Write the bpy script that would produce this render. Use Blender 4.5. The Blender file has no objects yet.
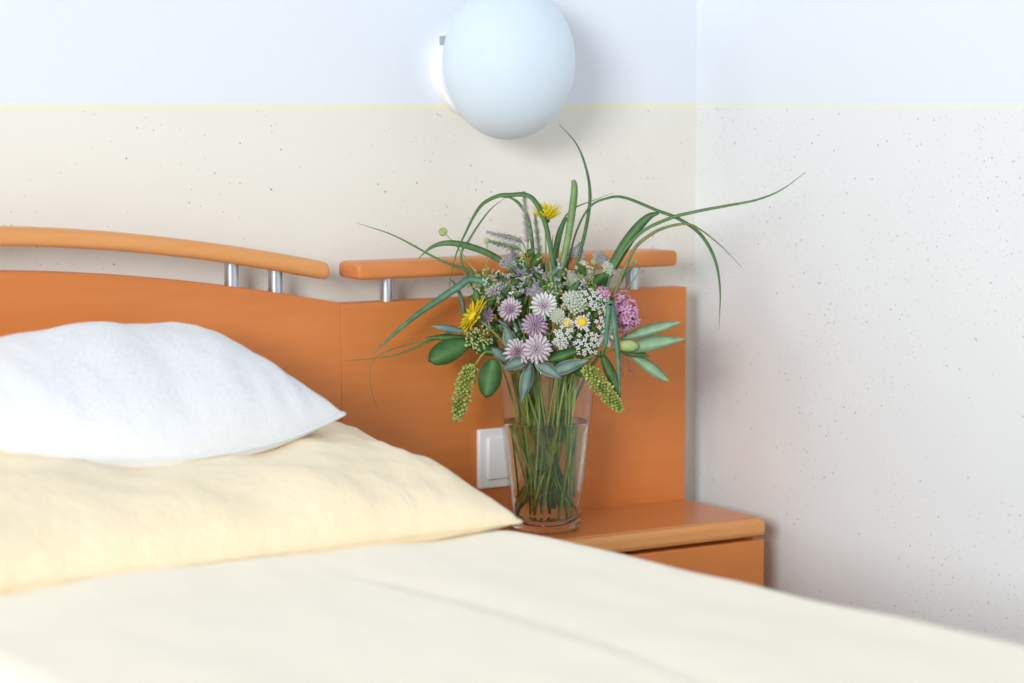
import bpy, math, random
from mathutils import Vector, Matrix, noise
V = Vector
S = bpy.context.scene
C = S.collection
random.seed(7)

# ---------------------------------------------------------------- camera
FPX, HOR = 2420.0, 98.0
yaw, pit = math.radians(31.8), math.atan((341.5 - HOR) / FPX)
FW = V((math.sin(yaw) * math.cos(pit), math.cos(yaw) * math.cos(pit), -math.sin(pit)))
RT = V((math.cos(yaw), -math.sin(yaw), 0))
UP = RT.cross(FW)
CAM = V((-2.0482, -2.8134, 1.03))
cd = bpy.data.cameras.new('camera'); cam = bpy.data.objects.new('camera', cd); C.objects.link(cam)
cam.matrix_world = Matrix((( RT.x, UP.x, -FW.x, CAM.x), (RT.y, UP.y, -FW.y, CAM.y), (RT.z, UP.z, -FW.z, CAM.z), (0, 0, 0, 1)))
cd.sensor_width = 36; cd.lens = FPX / 1024 * 36
cd.clip_start = .05
cd.dof.use_dof = True; cd.dof.focus_distance = 3.09; cd.dof.aperture_fstop = 3.2
S.camera = cam

# ---------------------------------------------------------------- light
S.view_settings.view_transform = 'Standard'; S.view_settings.look = 'None'
S.view_settings.gamma = 1; S.view_settings.use_curve_mapping = False
S.view_settings.exposure = -0.39
w = bpy.data.worlds.new('world'); S.world = w; w.use_nodes = True
w.node_tree.nodes['Background'].inputs[0].default_value = (.95, .97, 1.0, 1)
w.node_tree.nodes['Background'].inputs[1].default_value = 0.62
def area(name, loc, aim, sx, sy, power, col):
    l = bpy.data.lights.new(name, 'AREA'); l.shape = 'RECTANGLE'; l.size = sx; l.size_y = sy
    l.energy = power; l.color = col
    o = bpy.data.objects.new(name, l); C.objects.link(o); o.location = loc
    o.rotation_euler = (V(aim) - V(loc)).to_track_quat('-Z', 'Y').to_euler()
    return o
area('balcony_daylight', (-5.5, -4.8, 2.1), (-.2, -.2, .7), 1.7, 1.5, 380, (.965, .985, 1.0))
area('window_daylight', (-4.2, -.8, 1.6), (-.1, -.3, .5), .8, .8, 16, (.97, .99, 1.0))
S.cycles.max_bounces = 14; S.cycles.transmission_bounces = 14; S.cycles.transparent_max_bounces = 16

# ---------------------------------------------------------------- materials
def lin(c):
    return tuple((x / 255 / 12.92 if x / 255 <= .04045 else ((x / 255 + .055) / 1.055) ** 2.4) for x in c) + (1,)
def newmat(name):
    m = bpy.data.materials.new(name); m.use_nodes = True
    nt = m.node_tree
    return m, nt, nt.nodes['Principled BSDF'], nt.nodes['Material Output']
def N(nt, t, **kw):
    n = nt.nodes.new(t)
    for k, v in kw.items(): setattr(n, k, v)
    return n
def L(nt, a, b): nt.links.new(a, b)
def mixrgb(nt, fac, a, b):
    n = N(nt, 'ShaderNodeMix', data_type='RGBA')
    for i, v in ((0, fac), (6, a), (7, b)):
        if hasattr(v, 'is_output'): L(nt, v, n.inputs[i])
        else: n.inputs[i].default_value = v
    return n.outputs[2]
def mathn(nt, op, a, b=None, c=None):
    n = N(nt, 'ShaderNodeMath', operation=op)
    for i, v in enumerate((a, b, c)):
        if v is None: continue
        if hasattr(v, 'is_output'): L(nt, v, n.inputs[i])
        else: n.inputs[i].default_value = v
    return n.outputs[0]
def coords(nt, scale=(1, 1, 1)):
    t = N(nt, 'ShaderNodeTexCoord'); m = N(nt, 'ShaderNodeMapping'); m.inputs['Scale'].default_value = scale
    L(nt, t.outputs['Object'], m.inputs['Vector']); return m.outputs[0]
def noisen(nt, vec, scale, detail=3, rough=.5):
    n = N(nt, 'ShaderNodeTexNoise'); L(nt, vec, n.inputs['Vector'])
    n.inputs['Scale'].default_value = scale; n.inputs['Detail'].default_value = detail; n.inputs['Roughness'].default_value = rough
    return n.outputs['Fac']
def ramp(nt, fac, p0, p1, c0=(0, 0, 0, 1), c1=(1, 1, 1, 1)):
    r = N(nt, 'ShaderNodeValToRGB'); L(nt, fac, r.inputs[0])
    e = r.color_ramp.elements; e[0].position = p0; e[1].position = p1; e[0].color = c0; e[1].color = c1
    return r.outputs[0]
def bump(nt, b, h, strength, dist=.002):
    n = N(nt, 'ShaderNodeBump'); n.inputs['Strength'].default_value = strength; n.inputs['Distance'].default_value = dist
    L(nt, h, n.inputs['Height']); L(nt, n.outputs[0], b.inputs['Normal'])

def plain(name, c, rough=.6, var=.08, scale=60, metal=0, spec=.5, bstr=0, bscale=300):
    m, nt, b, out = newmat(name)
    co = coords(nt)
    f = noisen(nt, co, scale)
    d = tuple(x * (1 - var) for x in lin(c)[:3]) + (1,); l = tuple(min(1, x * (1 + var)) for x in lin(c)[:3]) + (1,)
    L(nt, mixrgb(nt, f, d, l), b.inputs['Base Color'])
    b.inputs['Roughness'].default_value = rough; b.inputs['Metallic'].default_value = metal
    b.inputs['Specular IOR Level'].default_value = spec
    if bstr: bump(nt, b, noisen(nt, co, bscale), bstr)
    return m
def leafmat(name, c, c2=None, rough=.45, trans=.25, scale=80, spec=.4):
    m, nt, b, out = newmat(name)
    co = coords(nt); f = noisen(nt, co, scale, 2)
    c2 = c2 or tuple(min(255, int(x * 1.25)) for x in c)
    col = mixrgb(nt, ramp(nt, f, .3, .7), lin(c), lin(c2))
    L(nt, col, b.inputs['Base Color']); b.inputs['Roughness'].default_value = rough
    b.inputs['Specular IOR Level'].default_value = spec
    t = N(nt, 'ShaderNodeBsdfTranslucent'); L(nt, col, t.inputs[0])
    mx = N(nt, 'ShaderNodeMixShader'); mx.inputs[0].default_value = trans
    L(nt, b.outputs[0], mx.inputs[1]); L(nt, t.outputs[0], mx.inputs[2]); L(nt, mx.outputs[0], out.inputs[0])
    return m
def opalmat(name, c):
    m, nt, b, out = newmat(name)
    L(nt, mixrgb(nt, noisen(nt, coords(nt), 20), tuple(x * .99 for x in lin(c)[:3]) + (1,), lin(c)), b.inputs['Base Color'])
    b.inputs['Roughness'].default_value = .55; b.inputs['Specular IOR Level'].default_value = .2
    b.inputs['Subsurface Weight'].default_value = .8; b.inputs['Subsurface Radius'].default_value = (1, 1, 1); b.inputs['Subsurface Scale'].default_value = .06
    return m
def woodmat(name, c, c2, rough=.38, axis=0):
    m, nt, b, out = newmat(name)
    sc = [18, 18, 18]; sc[axis] = 1.6
    co = coords(nt, tuple(sc)); f = noisen(nt, co, 6, 5, .6)
    sc2 = [150, 150, 150]; sc2[axis] = 9
    f2 = noisen(nt, coords(nt, tuple(sc2)), 3, 2, .5)
    ff = mathn(nt, 'ADD', mathn(nt, 'MULTIPLY', f, .75), mathn(nt, 'MULTIPLY', f2, .25))
    L(nt, ramp(nt, ff, .2, .8, lin(c), lin(c2)), b.inputs['Base Color'])
    b.inputs['Roughness'].default_value = rough; b.inputs['Specular IOR Level'].default_value = .4
    bump(nt, b, f2, .012, .001)
    return m
def wallmat(name, lower, upper, line, zl, seed):
    m, nt, b, out = newmat(name)
    t = N(nt, 'ShaderNodeTexCoord'); sep = N(nt, 'ShaderNodeSeparateXYZ'); L(nt, t.outputs['Object'], sep.inputs[0])
    z = sep.outputs[2]
    mp = N(nt, 'ShaderNodeMapping'); mp.inputs['Location'].default_value = (seed, seed * 2, seed * 3); L(nt, t.outputs['Object'], mp.inputs[0])
    co = mp.outputs[0]
    base = mixrgb(nt, noisen(nt, co, 9, 4), tuple(x * .97 for x in lin(lower)[:3]) + (1,), lin(lower))
    patch = ramp(nt, noisen(nt, co, 5, 2), .42, .62)
    for sc, th, colr, op in ((85, .10, (150, 146, 134), .75), (150, .13, (190, 182, 166), .7), (60, .075, (118, 112, 100), .75)):
        v = N(nt, 'ShaderNodeTexVoronoi'); v.inputs['Scale'].default_value = sc; L(nt, co, v.inputs['Vector'])
        d = mathn(nt, 'ADD', v.outputs['Distance'], mathn(nt, 'MULTIPLY', mathn(nt, 'SUBTRACT', noisen(nt, co, 500, 1), .5), .12))
        on = mathn(nt, 'LESS_THAN', d, th)
        sel = N(nt, 'ShaderNodeSeparateColor'); L(nt, v.outputs['Color'], sel.inputs[0])
        keep = mathn(nt, 'GREATER_THAN', mathn(nt, 'ADD', sel.outputs[0], mathn(nt, 'MULTIPLY', patch, .3)), .97)
        fac = mathn(nt, 'MULTIPLY', mathn(nt, 'MULTIPLY', on, keep), op)
        base = mixrgb(nt, fac, base, lin(colr))
    edge = mathn(nt, 'ADD', z, mathn(nt, 'MULTIPLY', mathn(nt, 'SUBTRACT', noisen(nt, co, 30, 3), .5), .002))
    inl = mathn(nt, 'GREATER_THAN', edge, zl - .0055); inu = mathn(nt, 'GREATER_THAN', edge, zl)
    col = mixrgb(nt, inu, mixrgb(nt, inl, base, lin(line)), lin(upper))
    L(nt, col, b.inputs['Base Color']); b.inputs['Roughness'].default_value = .9; b.inputs['Specular IOR Level'].default_value = .15
    bump(nt, b, noisen(nt, co, 160, 3), .12, .002)
    return m
def fabric(name, c, wrinkle=.25, weave=.08):
    m, nt, b, out = newmat(name)
    co = coords(nt)
    L(nt, mixrgb(nt, noisen(nt, co, 14, 3), tuple(x * .97 for x in lin(c)[:3]) + (1,), lin(c)), b.inputs['Base Color'])
    b.inputs['Roughness'].default_value = .85; b.inputs['Specular IOR Level'].default_value = .15
    b.inputs['Sheen Weight'].default_value = .15
    h = mathn(nt, 'ADD', mathn(nt, 'MULTIPLY', noisen(nt, co, 22, 4, .55), 1.0), mathn(nt, 'MULTIPLY', noisen(nt, co, 700, 1), weave))
    bump(nt, b, h, wrinkle, .01)
    return m
def glassmat(name, c, ior, thin=False):
    m, nt, b, out = newmat(name)
    if thin:       # thin wall: light passes straight through, the surface mirrors at grazing angles
        tr = N(nt, 'ShaderNodeBsdfTransparent'); tr.inputs[0].default_value = c
        gl = N(nt, 'ShaderNodeBsdfGlossy'); gl.inputs['Roughness'].default_value = .06
        fr = N(nt, 'ShaderNodeFresnel'); ge = N(nt, 'ShaderNodeNewGeometry'); L(nt, mathn(nt, 'MULTIPLY_ADD', ge.outputs['Backfacing'], 1 / ior - ior, ior), fr.inputs['IOR'])
        mx = N(nt, 'ShaderNodeMixShader'); L(nt, fr.outputs[0], mx.inputs[0]); L(nt, tr.outputs[0], mx.inputs[1]); L(nt, gl.outputs[0], mx.inputs[2])
        L(nt, mx.outputs[0], out.inputs[0]); return m
    g = N(nt, 'ShaderNodeBsdfGlass'); g.inputs['Color'].default_value = c; g.inputs['IOR'].default_value = ior; g.inputs['Roughness'].default_value = 0
    L(nt, g.outputs[0], out.inputs[0]); return m

ZL = 1.0215
M = dict(
    back=wallmat('back wall plaster', (238, 236, 227), (232, 238, 246), (242, 237, 204), ZL, 1.3),
    side=wallmat('right wall plaster cool light tint', (238, 241, 242), (234, 240, 247), (241, 241, 226), ZL, 4.1),  # same paint as the back wall, with the bluish light put into its colour
    floor=plain('floor carpet', (188, 186, 184), .95, .1, 200),
    wood=woodmat('orange beech veneer', (210, 124, 60), (222, 136, 70)),
    railw=woodmat('solid beech', (216, 146, 84), (228, 162, 98), .32),
    railshade=woodmat('beech rail shade tone', (210, 126, 66), (222, 142, 80), .34),  # nightstand rail: beech with its red-orange shade put into the colour
    woodt=woodmat('beech top', (212, 128, 70), (222, 142, 80), .28),
    chrome=plain('satin metal', (205, 212, 222), .28, .03, 50, 1),
    white=plain('white plastic', (252, 253, 255), .3, .005, 20),
    grey=plain('grey metal', (168, 176, 184), .45, .05, 50, .3),
    opal=opalmat('opal glass', (214, 227, 237)),
    yel=fabric('pale yellow cotton', (253, 237, 204), .6),
    duv=fabric('ivory cotton', (255, 247, 228), .3),
    whi=fabric('white seersucker', (247, 249, 252), .5, .5),
    sheet=fabric('white sheet', (238, 238, 250), .2),
    matt=fabric('mattress ticking', (235, 235, 235), .2),
    glass=glassmat('clear glass', (.985, .99, .985, 1), 1.47),
    gwall=glassmat('thin clear glass', (.98, .985, .98, 1), 1.47, True),
    water=glassmat('water', (.97, .985, .95, 1), 1.33),
    stem=leafmat('stem green', (142, 172, 72), (184, 204, 112)),
    stem2=leafmat('dark stem green', (120, 154, 70), (156, 182, 96)),
    g1=leafmat('grass green', (100, 144, 88), (128, 168, 110)),
    g2=leafmat('light grass', (128, 168, 104), (160, 192, 128)),
    g3=leafmat('dark grass', (84, 128, 76), (106, 148, 92)),
    teal=leafmat('blue green blade', (90, 142, 112), (122, 168, 138)),
    olive=leafmat('olive blade', (124, 140, 84), (150, 160, 104)),
    dleaf=leafmat('dark round leaf', (60, 104, 54), (82, 128, 68), .5, .12),
    mleaf=leafmat('mid green leaf', (80, 122, 62), (108, 148, 80)),
    sage=leafmat('grey green leaf', (104, 136, 124), (140, 166, 154), .6, .12),
    sagee=leafmat('pale leaf margin', (190, 208, 190), (210, 222, 206)),
    lily=leafmat('smooth lily leaf', (138, 176, 138), (168, 200, 160), .4, .2),
    bud=leafmat('pale green bud', (176, 200, 124), (204, 218, 156)),
    spike=leafmat('yellow green floret', (172, 192, 92), (206, 214, 132)),
    spikem=leafmat('olive floret', (138, 162, 70), (170, 188, 96)),
    yellow=leafmat('yellow petal', (255, 238, 16), (255, 247, 80), .5, .45),
    yolk=leafmat('yolk yellow', (244, 200, 16), (252, 218, 40), .7, .1),
    wpet=leafmat('white petal', (244, 246, 240), (250, 250, 248), .6, .3),
    ppet=leafmat('pale pink bract', (232, 216, 228), (246, 238, 242), .6, .3),
    mauve=leafmat('mauve floret', (194, 162, 190), (220, 196, 214), .6, .25),
    lilac=leafmat('lilac floret', (188, 178, 202), (214, 206, 222), .6, .25),
    greyl=leafmat('grey lilac spike', (168, 172, 170), (210, 206, 214), .7, .2),
    greyg=leafmat('grey green spike', (140, 164, 136), (176, 190, 168), .7, .2),
    pink=leafmat('pink floret', (230, 160, 208), (246, 204, 230), .6, .25),
    wgreen=leafmat('greenish white floret', (216, 228, 200), (238, 242, 228), .6, .25),
    rust=leafmat('reddish sepal', (176, 120, 104), (196, 148, 126)),
    fill=leafmat('deep foliage', (72, 108, 56), (108, 144, 76), .6, .15),
)

# ---------------------------------------------------------------- mesh helpers
class MB:
    def __init__(s): s.v = []; s.f = []; s.m = []; s.cm = 0
    def add(s, vs, fs, mi=None):
        o = len(s.v); s.v += [V(p) for p in vs]
        for f in fs: s.f.append([i + o for i in f]); s.m.append(s.cm if mi is None else mi)
    def tube(s, pts, r, n=8, cap=True):
        pts = [V(p) for p in pts]; k = len(pts)
        rs = r if isinstance(r, (list, tuple)) else [r] * k
        t0 = (pts[1] - pts[0]).normalized()
        a = t0.orthogonal().normalized(); vs = []; fs = []
        for i in range(k):
            t = (pts[min(i + 1, k - 1)] - pts[max(i - 1, 0)]).normalized()
            a = (a - t * a.dot(t)); a = a.normalized() if a.length > 1e-6 else t.orthogonal().normalized()
            b = t.cross(a)
            for j in range(n):
                th = 2 * math.pi * j / n
                vs.append(pts[i] + (a * math.cos(th) + b * math.sin(th)) * rs[i])
        for i in range(k - 1):
            for j in range(n):
                fs.append((i * n + j, i * n + (j + 1) % n, (i + 1) * n + (j + 1) % n, (i + 1) * n + j))
        if cap: fs.append(tuple(range(n - 1, -1, -1))); fs.append(tuple((k - 1) * n + j for j in range(n)))
        s.add(vs, fs)
    def blade(s, pts, ws, face, th=.0004, fold=.25):
        """leaf strip: widths ws, roughly facing `face`, with a folded midrib and real thickness"""
        pts = [V(p) for p in pts]; k = len(pts); vs = []; fs = []; face = V(face).normalized()
        for i in range(k):
            t = (pts[min(i + 1, k - 1)] - pts[max(i - 1, 0)]).normalized()
            sd = t.cross(face)
            sd = sd.normalized() if sd.length > 1e-4 else t.orthogonal().normalized()
            nn = sd.cross(t).normalized(); h = ws[i] / 2
            vs += [pts[i] - sd * h, pts[i] - nn * (h * fold) + nn * th, pts[i] + sd * h, pts[i] - nn * (h * fold) - nn * th]
        for i in range(k - 1):
            for j in range(4): fs.append((i * 4 + j, i * 4 + (j + 1) % 4, i * 4 + 4 + (j + 1) % 4, i * 4 + 4 + j))
        fs += [(3, 2, 1, 0), tuple((k - 1) * 4 + j for j in range(4))]
        s.add(vs, fs)
    def leaf(s, a, b, wd, face, bend=0, n=8, th=.0004, fold=.2, round_=.9, peak=.5):
        a, b = V(a), V(b); face = V(face).normalized(); ps = []; ws = []
        for i in range(n + 1):
            t = i / n
            ps.append(a.lerp(b, t) + face * (bend * 4 * t * (1 - t)))
            tt = t ** (math.log(.5) / math.log(peak))
            ws.append(max(.0004, wd * max(0, math.sin(math.pi * min(1, max(0, tt)))) ** round_))
        s.blade(ps, ws, face, th, fold)
    def ball(s, c, r, nu=8, nv=5, ax=None, sq=1.0):
        c = V(c); q = (V(ax) if ax is not None else V((0, 0, 1))).to_track_quat('Z', 'Y')
        vs = [c + q @ V((0, 0, -r * sq))]; fs = []
        for i in range(1, nv):
            ph = -math.pi / 2 + math.pi * i / nv
            for j in range(nu):
                th = 2 * math.pi * j / nu
                vs.append(c + q @ V((r * math.cos(ph) * math.cos(th), r * math.cos(ph) * math.sin(th), r * sq * math.sin(ph))))
        vs.append(c + q @ V((0, 0, r * sq)))
        for j in range(nu): fs.append((0, 1 + (j + 1) % nu, 1 + j))
        for i in range(nv - 2):
            for j in range(nu):
                a = 1 + i * nu
                fs.append((a + j, a + (j + 1) % nu, a + nu + (j + 1) % nu, a + nu + j))
        e = len(vs) - 1; a = 1 + (nv - 2) * nu
        for j in range(nu): fs.append((a + j, a + (j + 1) % nu, e))
        s.add(vs, fs)
    def lathe(s, prof, c=(0, 0, 0), n=64, ax=(0, 0, 1), closed=False):
        q = V(ax).to_track_quat('Z', 'Y'); c = V(c); vs = []; fs = []; k = len(prof)
        idx = []
        for r, z in prof:
            if r < 1e-7: idx.append([len(vs)]); vs.append(c + q @ V((0, 0, z)))
            else:
                idx.append(list(range(len(vs), len(vs) + n)))
                for j in range(n):
                    th = 2 * math.pi * j / n; vs.append(c + q @ V((r * math.cos(th), r * math.sin(th), z)))
        rng = range(k) if closed else range(k - 1)
        for i in rng:
            A, B = idx[i], idx[(i + 1) % k]
            for j in range(n):
                j2 = (j + 1) % n
                if len(A) == 1 and len(B) == 1: continue
                if len(A) == 1: fs.append((A[0], B[j2], B[j]))
                elif len(B) == 1: fs.append((A[j], A[j2], B[0]))
                else: fs.append((A[j], A[j2], B[j2], B[j]))
        s.add(vs, fs)
    def box(s, lo, hi):
        x0, y0, z0 = lo; x1, y1, z1 = hi
        s.add([(x0, y0, z0), (x1, y0, z0), (x1, y1, z0), (x0, y1, z0), (x0, y0, z1), (x1, y0, z1), (x1, y1, z1), (x0, y1, z1)],
              [(3, 2, 1, 0), (4, 5, 6, 7), (0, 1, 5, 4), (1, 2, 6, 5), (2, 3, 7, 6), (3, 0, 4, 7)])
    def prism(s, poly, y0, y1):
        """extrude an x-z outline (counter-clockwise seen from -y) from y0 to y1"""
        n = len(poly)
        s.add([(x, y0, z) for x, z in poly] + [(x, y1, z) for x, z in poly],
              [tuple(range(n)), tuple(range(2 * n - 1, n - 1, -1))] + [(i, i + n, (i + 1) % n + n, (i + 1) % n) for i in range(n)])

def obj(name, mb, mat, parent=None, smooth=True, bevel=0, seg=3, auto=None):
    me = bpy.data.meshes.new(name)
    off = parent_loc(parent)
    me.from_pydata([tuple(p - off) for p in mb.v], [], mb.f)
    mats = mat if isinstance(mat, (list, tuple)) else [mat]
    for m in mats: me.materials.append(m)
    for p, mi in zip(me.polygons, mb.m): p.material_index = mi; p.use_smooth = smooth
    me.update()
    o = bpy.data.objects.new(name, me); C.objects.link(o)
    if parent is not None: o.parent = parent
    if bevel:
        b = o.modifiers.new('bevel', 'BEVEL'); b.width = bevel; b.segments = seg; b.limit_method = 'ANGLE'; b.angle_limit = math.radians(40)
        b.harden_normals = False
        me.set_sharp_from_angle(angle=math.radians(40))
    elif auto: me.set_sharp_from_angle(angle=math.radians(auto))
    return o
def parent_loc(p):
    o = V((0, 0, 0))
    while p is not None: o += p.location; p = p.parent
    return o
def tag(o, label=None, cat=None, group=None, kind=None):
    if label: o['label'] = label
    if cat: o['category'] = cat
    if group: o['group'] = group
    if kind: o['kind'] = kind
    return o
def thing(name, label, cat, loc=(0, 0, 0), group=None):
    o = bpy.data.objects.new(name, None); C.objects.link(o); o.location = loc
    o.empty_display_size = .05
    return tag(o, label, cat, group)

# pixel of the photograph + distance along the view -> a point of the room
def at(px, py, depth):
    return CAM + (FW + RT * ((px - 512) / FPX) - UP * ((py - 341.5) / FPX)) * depth

# ---------------------------------------------------------------- the room
b = MB(); b.box((-3.2, 0, 0), (.12, .12, 2.5)); tag(obj('wall_back', b, M['back'], smooth=False), kind='structure')
b = MB(); b.box((.006, -4.2, 0), (.12, 0, 2.5)); tag(obj('wall_right', b, M['side'], smooth=False), kind='structure')
b = MB(); b.box((-3.2, -4.2, -.05), (.12, .12, 0)); tag(obj('floor', b, M['floor'], smooth=False), kind='structure')

# ---------------------------------------------------------------- bed
YF, YB = -.06, -.030      # headboard front and back
XM = -1.105               # middle of the bed
def interp(tab, x):
    for (x0, a), (x1, c) in zip(tab, tab[1:]):
        if x0 <= x <= x1:
            return a + (c - a) * (x - x0) / (x1 - x0)
    return tab[0][1] if x < tab[0][0] else tab[-1][1]
def arch(x, z_mid, drop, half): 
    t = abs(x - XM) / half
    return z_mid - drop * t ** 1.75
bed = thing('bed', 'beech bed with arched orange headboard and rail on metal posts', 'bed', (XM, -1.0, 0))
xs = [-1.607 + i * (1.0073) / 40 for i in range(41)]
b = MB(); b.prism([(xs[0], .22), (xs[-1], .22)] + [(x, arch(x, .8265, .0585, .502)) for x in reversed(xs)], YF, YB)
hb = obj('headboard', b, M['wood'], bed, bevel=.001)
xr = [-1.57 + i * .924 / 40 for i in range(41)]
def railz(x): return arch(x, .8805, .0565, .465)
def rail(mb, xs, zf, y0, y1, th, r=.007):
    """rounded bar running along x with top height zf(x)"""
    prof = []
    yc, hy, hz = (y0 + y1) / 2, (y1 - y0) / 2, th / 2
    for cx, cz, a0 in ((1, 1, 0), (-1, 1, 90), (-1, -1, 180), (1, -1, 270)):
        for k in range(5):
            a = math.radians(a0 + 22.5 * k)
            prof.append((yc + cx * (hy - r) + r * math.cos(a), cz * (hz - r) + r * math.sin(a)))
    n = len(prof); vs = []; fs = []; k = len(xs); L0 = xs[0]; L1 = xs[-1]
    for x in xs:
        e = min(x - L0, L1 - x); sc = 1 if e > .008 else math.sqrt(max(0, 1 - (1 - e / .008) ** 2)) * .35 + .65
        zc = zf(x) - hz
        for y, z in prof: vs.append((x, yc + (y - yc) * (1 - (1 - sc) * .5), zc + z * sc))
    for i in range(k - 1):
        for j in range(n): fs.append((i * n + j, (i + 1) * n + j, (i + 1) * n + (j + 1) % n, i * n + (j + 1) % n))
    fs += [tuple(range(n)), tuple((k - 1) * n + j for j in range(n - 1, -1, -1))]
    mb.add(vs, fs)
b = MB()
xe = [-1.57, -1.5685, -1.566, -1.562] + xr[1:-1] + [-.642, -.638, -.6355, -.634]
rail(b, xe, railz, -.098, -.041, .0225, .0085); obj('rail', b, M['railw'], bed, auto=50)
def post(x, z0, z1, par):
    b = MB(); b.lathe([(0, z0), (.0093, z0), (.0093, z1), (0, z1)], (x, -.0498, 0), 24); return obj('post', b, M['chrome'], par, auto=40)
for x in (-.7495, -.6885, -1.4605, -1.5215):
    post(x, arch(x, .8265, .0585, .502) - .003, railz(x) - .018, bed)
for sx in (-1.585, -.625):
    b = MB(); b.box((sx - .014, -2.05, .22), (sx + .014, -.06, .34)); obj('side_rail', b, M['wood'], bed, False, .003)
b = MB(); b.box((-1.599, -2.08, .2), (-.611, -2.05, .42)); obj('footboard', b, M['wood'], bed, False, .004)
for sx in (-1.57, -.64):
    for sy in (-2.0, -.12):
        b = MB(); b.box((sx - .025, sy - .025, 0), (sx + .025, sy + .025, .225)); obj('leg', b, M['railw'], bed, False, .004)
b = MB(); b.box((-1.57, -2.04, .2), (-.64, -.065, .26)); obj('slatted_base', b, M['railw'], bed, False, .003)

b = MB(); b.box((-1.565, -2.035, .262), (-.645, -.07, .455))
tag(obj('mattress', b, M['matt'], None, True, .03, 4), 'thick white mattress under the sheet and the ivory duvet', 'mattress')
b = MB()
nx, ny = 40, 60; vs = []; fs = []
def sheet_z(x, y): return .4585 + .002 * noise.noise(V((x * 9, y * 9, 3)))
for k, dz in ((0, 0), (1, .003)):
    for j in range(ny + 1):
        for i in range(nx + 1):
            x = -1.57 + .93 * i / nx; y = -2.03 + 1.955 * j / ny; vs.append((x, y, sheet_z(x, y) + dz))
st = (nx + 1) * (ny + 1)
for j in range(ny):
    for i in range(nx):
        a = j * (nx + 1) + i; fs.append((a + 1, a, a + nx + 1, a + nx + 2)); fs.append((a + st, a + 1 + st, a + nx + 2 + st, a + nx + 1 + st))
b.add(vs, fs)
tag(obj('bed_sheet', b, M['sheet']), 'white bed sheet lying flat on the mattress under the duvet', 'sheet')

# duvet: thick quilt lying on the bed, rounded long sides
def sstep(a, b, x):
    t = max(0, min(1, (x - a) / (b - a))); return t * t * (3 - 2 * t)
def duvet_top(x, y):
    z = interp([(-2.1, .572), (-1.29, .566), (-.92, .559), (-.72, .551), (-.55, .540), (-.42, .525), (-.1, .505)], y)
    z -= .045 * sstep(-.54, -.42, y) * sstep(-.66, -.72, x)
    z += .009 * sstep(-.74, -.60, y) * (1 - sstep(-.50, -.42, y)) * sstep(-.61, -.655, x)
    z += .008 * math.sin((x + .62) * 4.0) * -1 * sstep(-.6, -.9, x)
    # long soft crease where the quilt was folded
    cx = -.948 + .012 * math.sin(y * 5)
    d = x - cx
    z += (.003 * math.exp(-(d / .007) ** 2) - .003 * math.exp(-((d - .02) / .02) ** 2)) * sstep(-.6, -.75, y)
    z += .005 * noise.noise(V((x * 5, y * 3, 1.7))) + .0022 * noise.noise(V((x * 14, y * 9, 5.1)))
    return z
def duvet():
    b = MB(); X0, X1 = -1.40, -.585; vs = []; fs = []
    prof = []                      # (x, kind) across: rounded left edge, top, rounded right edge hanging down
    ys = [-2.02 + 1.80 * j / 90 for j in range(91)]
    n = 70; ring = None
    for y in ys:
        e = sstep(-.22, -.30, y) * .9 + .1
        row = []
        r = .045
        X1y = X1 + .010 * noise.noise(V((y * 4, 2, 2)))
        X0y = X0 + .02 * noise.noise(V((y * 3, 7, 2))) - .03 * (y + 1)
        # top from left to right
        for i in range(n + 1):
            x = X0y + (X1y - X0y) * i / n
            zt = duvet_top(x, y)
            el = x - X0y; er = X1y - x
            zb = .464
            th = zt - zb
            f = 1.0
            if el < .05: f = math.sqrt(max(0, 1 - (1 - el / .05) ** 2))
            if er < r: zt = zt - r * (1 - math.sqrt(max(0, 1 - (1 - er / r) ** 2)))
            row.append(V((x, y, zb + (zt - zb) * f * e)))
        zl = row[-1].z
        for k in range(1, 9): row.append(V((X1y + .004 * math.sin(k * .6) + .004 * noise.noise(V((y * 8, k * .4, 4))), y, zl + (.30 - zl) * k / 8)))
        for k in range(8, -1, -1): row.append(V((X1y - .02, y, min(zl - .03, zl + (.30 - zl) * k / 8)))) if k else row.append(V((X1y - .02, y, zl - .02)))
        row.append(V((X1y - .06, y, .464)))
        row.append(V((X0y + .03, y, .464)))
        if ring is None: ring = len(row)
        vs += row
    for j in range(len(ys) - 1):
        for i in range(ring):
            fs.append((j * ring + i, j * ring + (i + 1) % ring, (j + 1) * ring + (i + 1) % ring, (j + 1) * ring + i))
    fs.append(tuple(range(ring - 1, -1, -1))); fs.append(tuple((len(ys) - 1) * ring + i for i in range(ring)))
    b.add(vs, fs); return b
tag(obj('duvet', duvet(), M['duv']), 'ivory duvet with one long crease spread over the bed', 'duvet')

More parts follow.
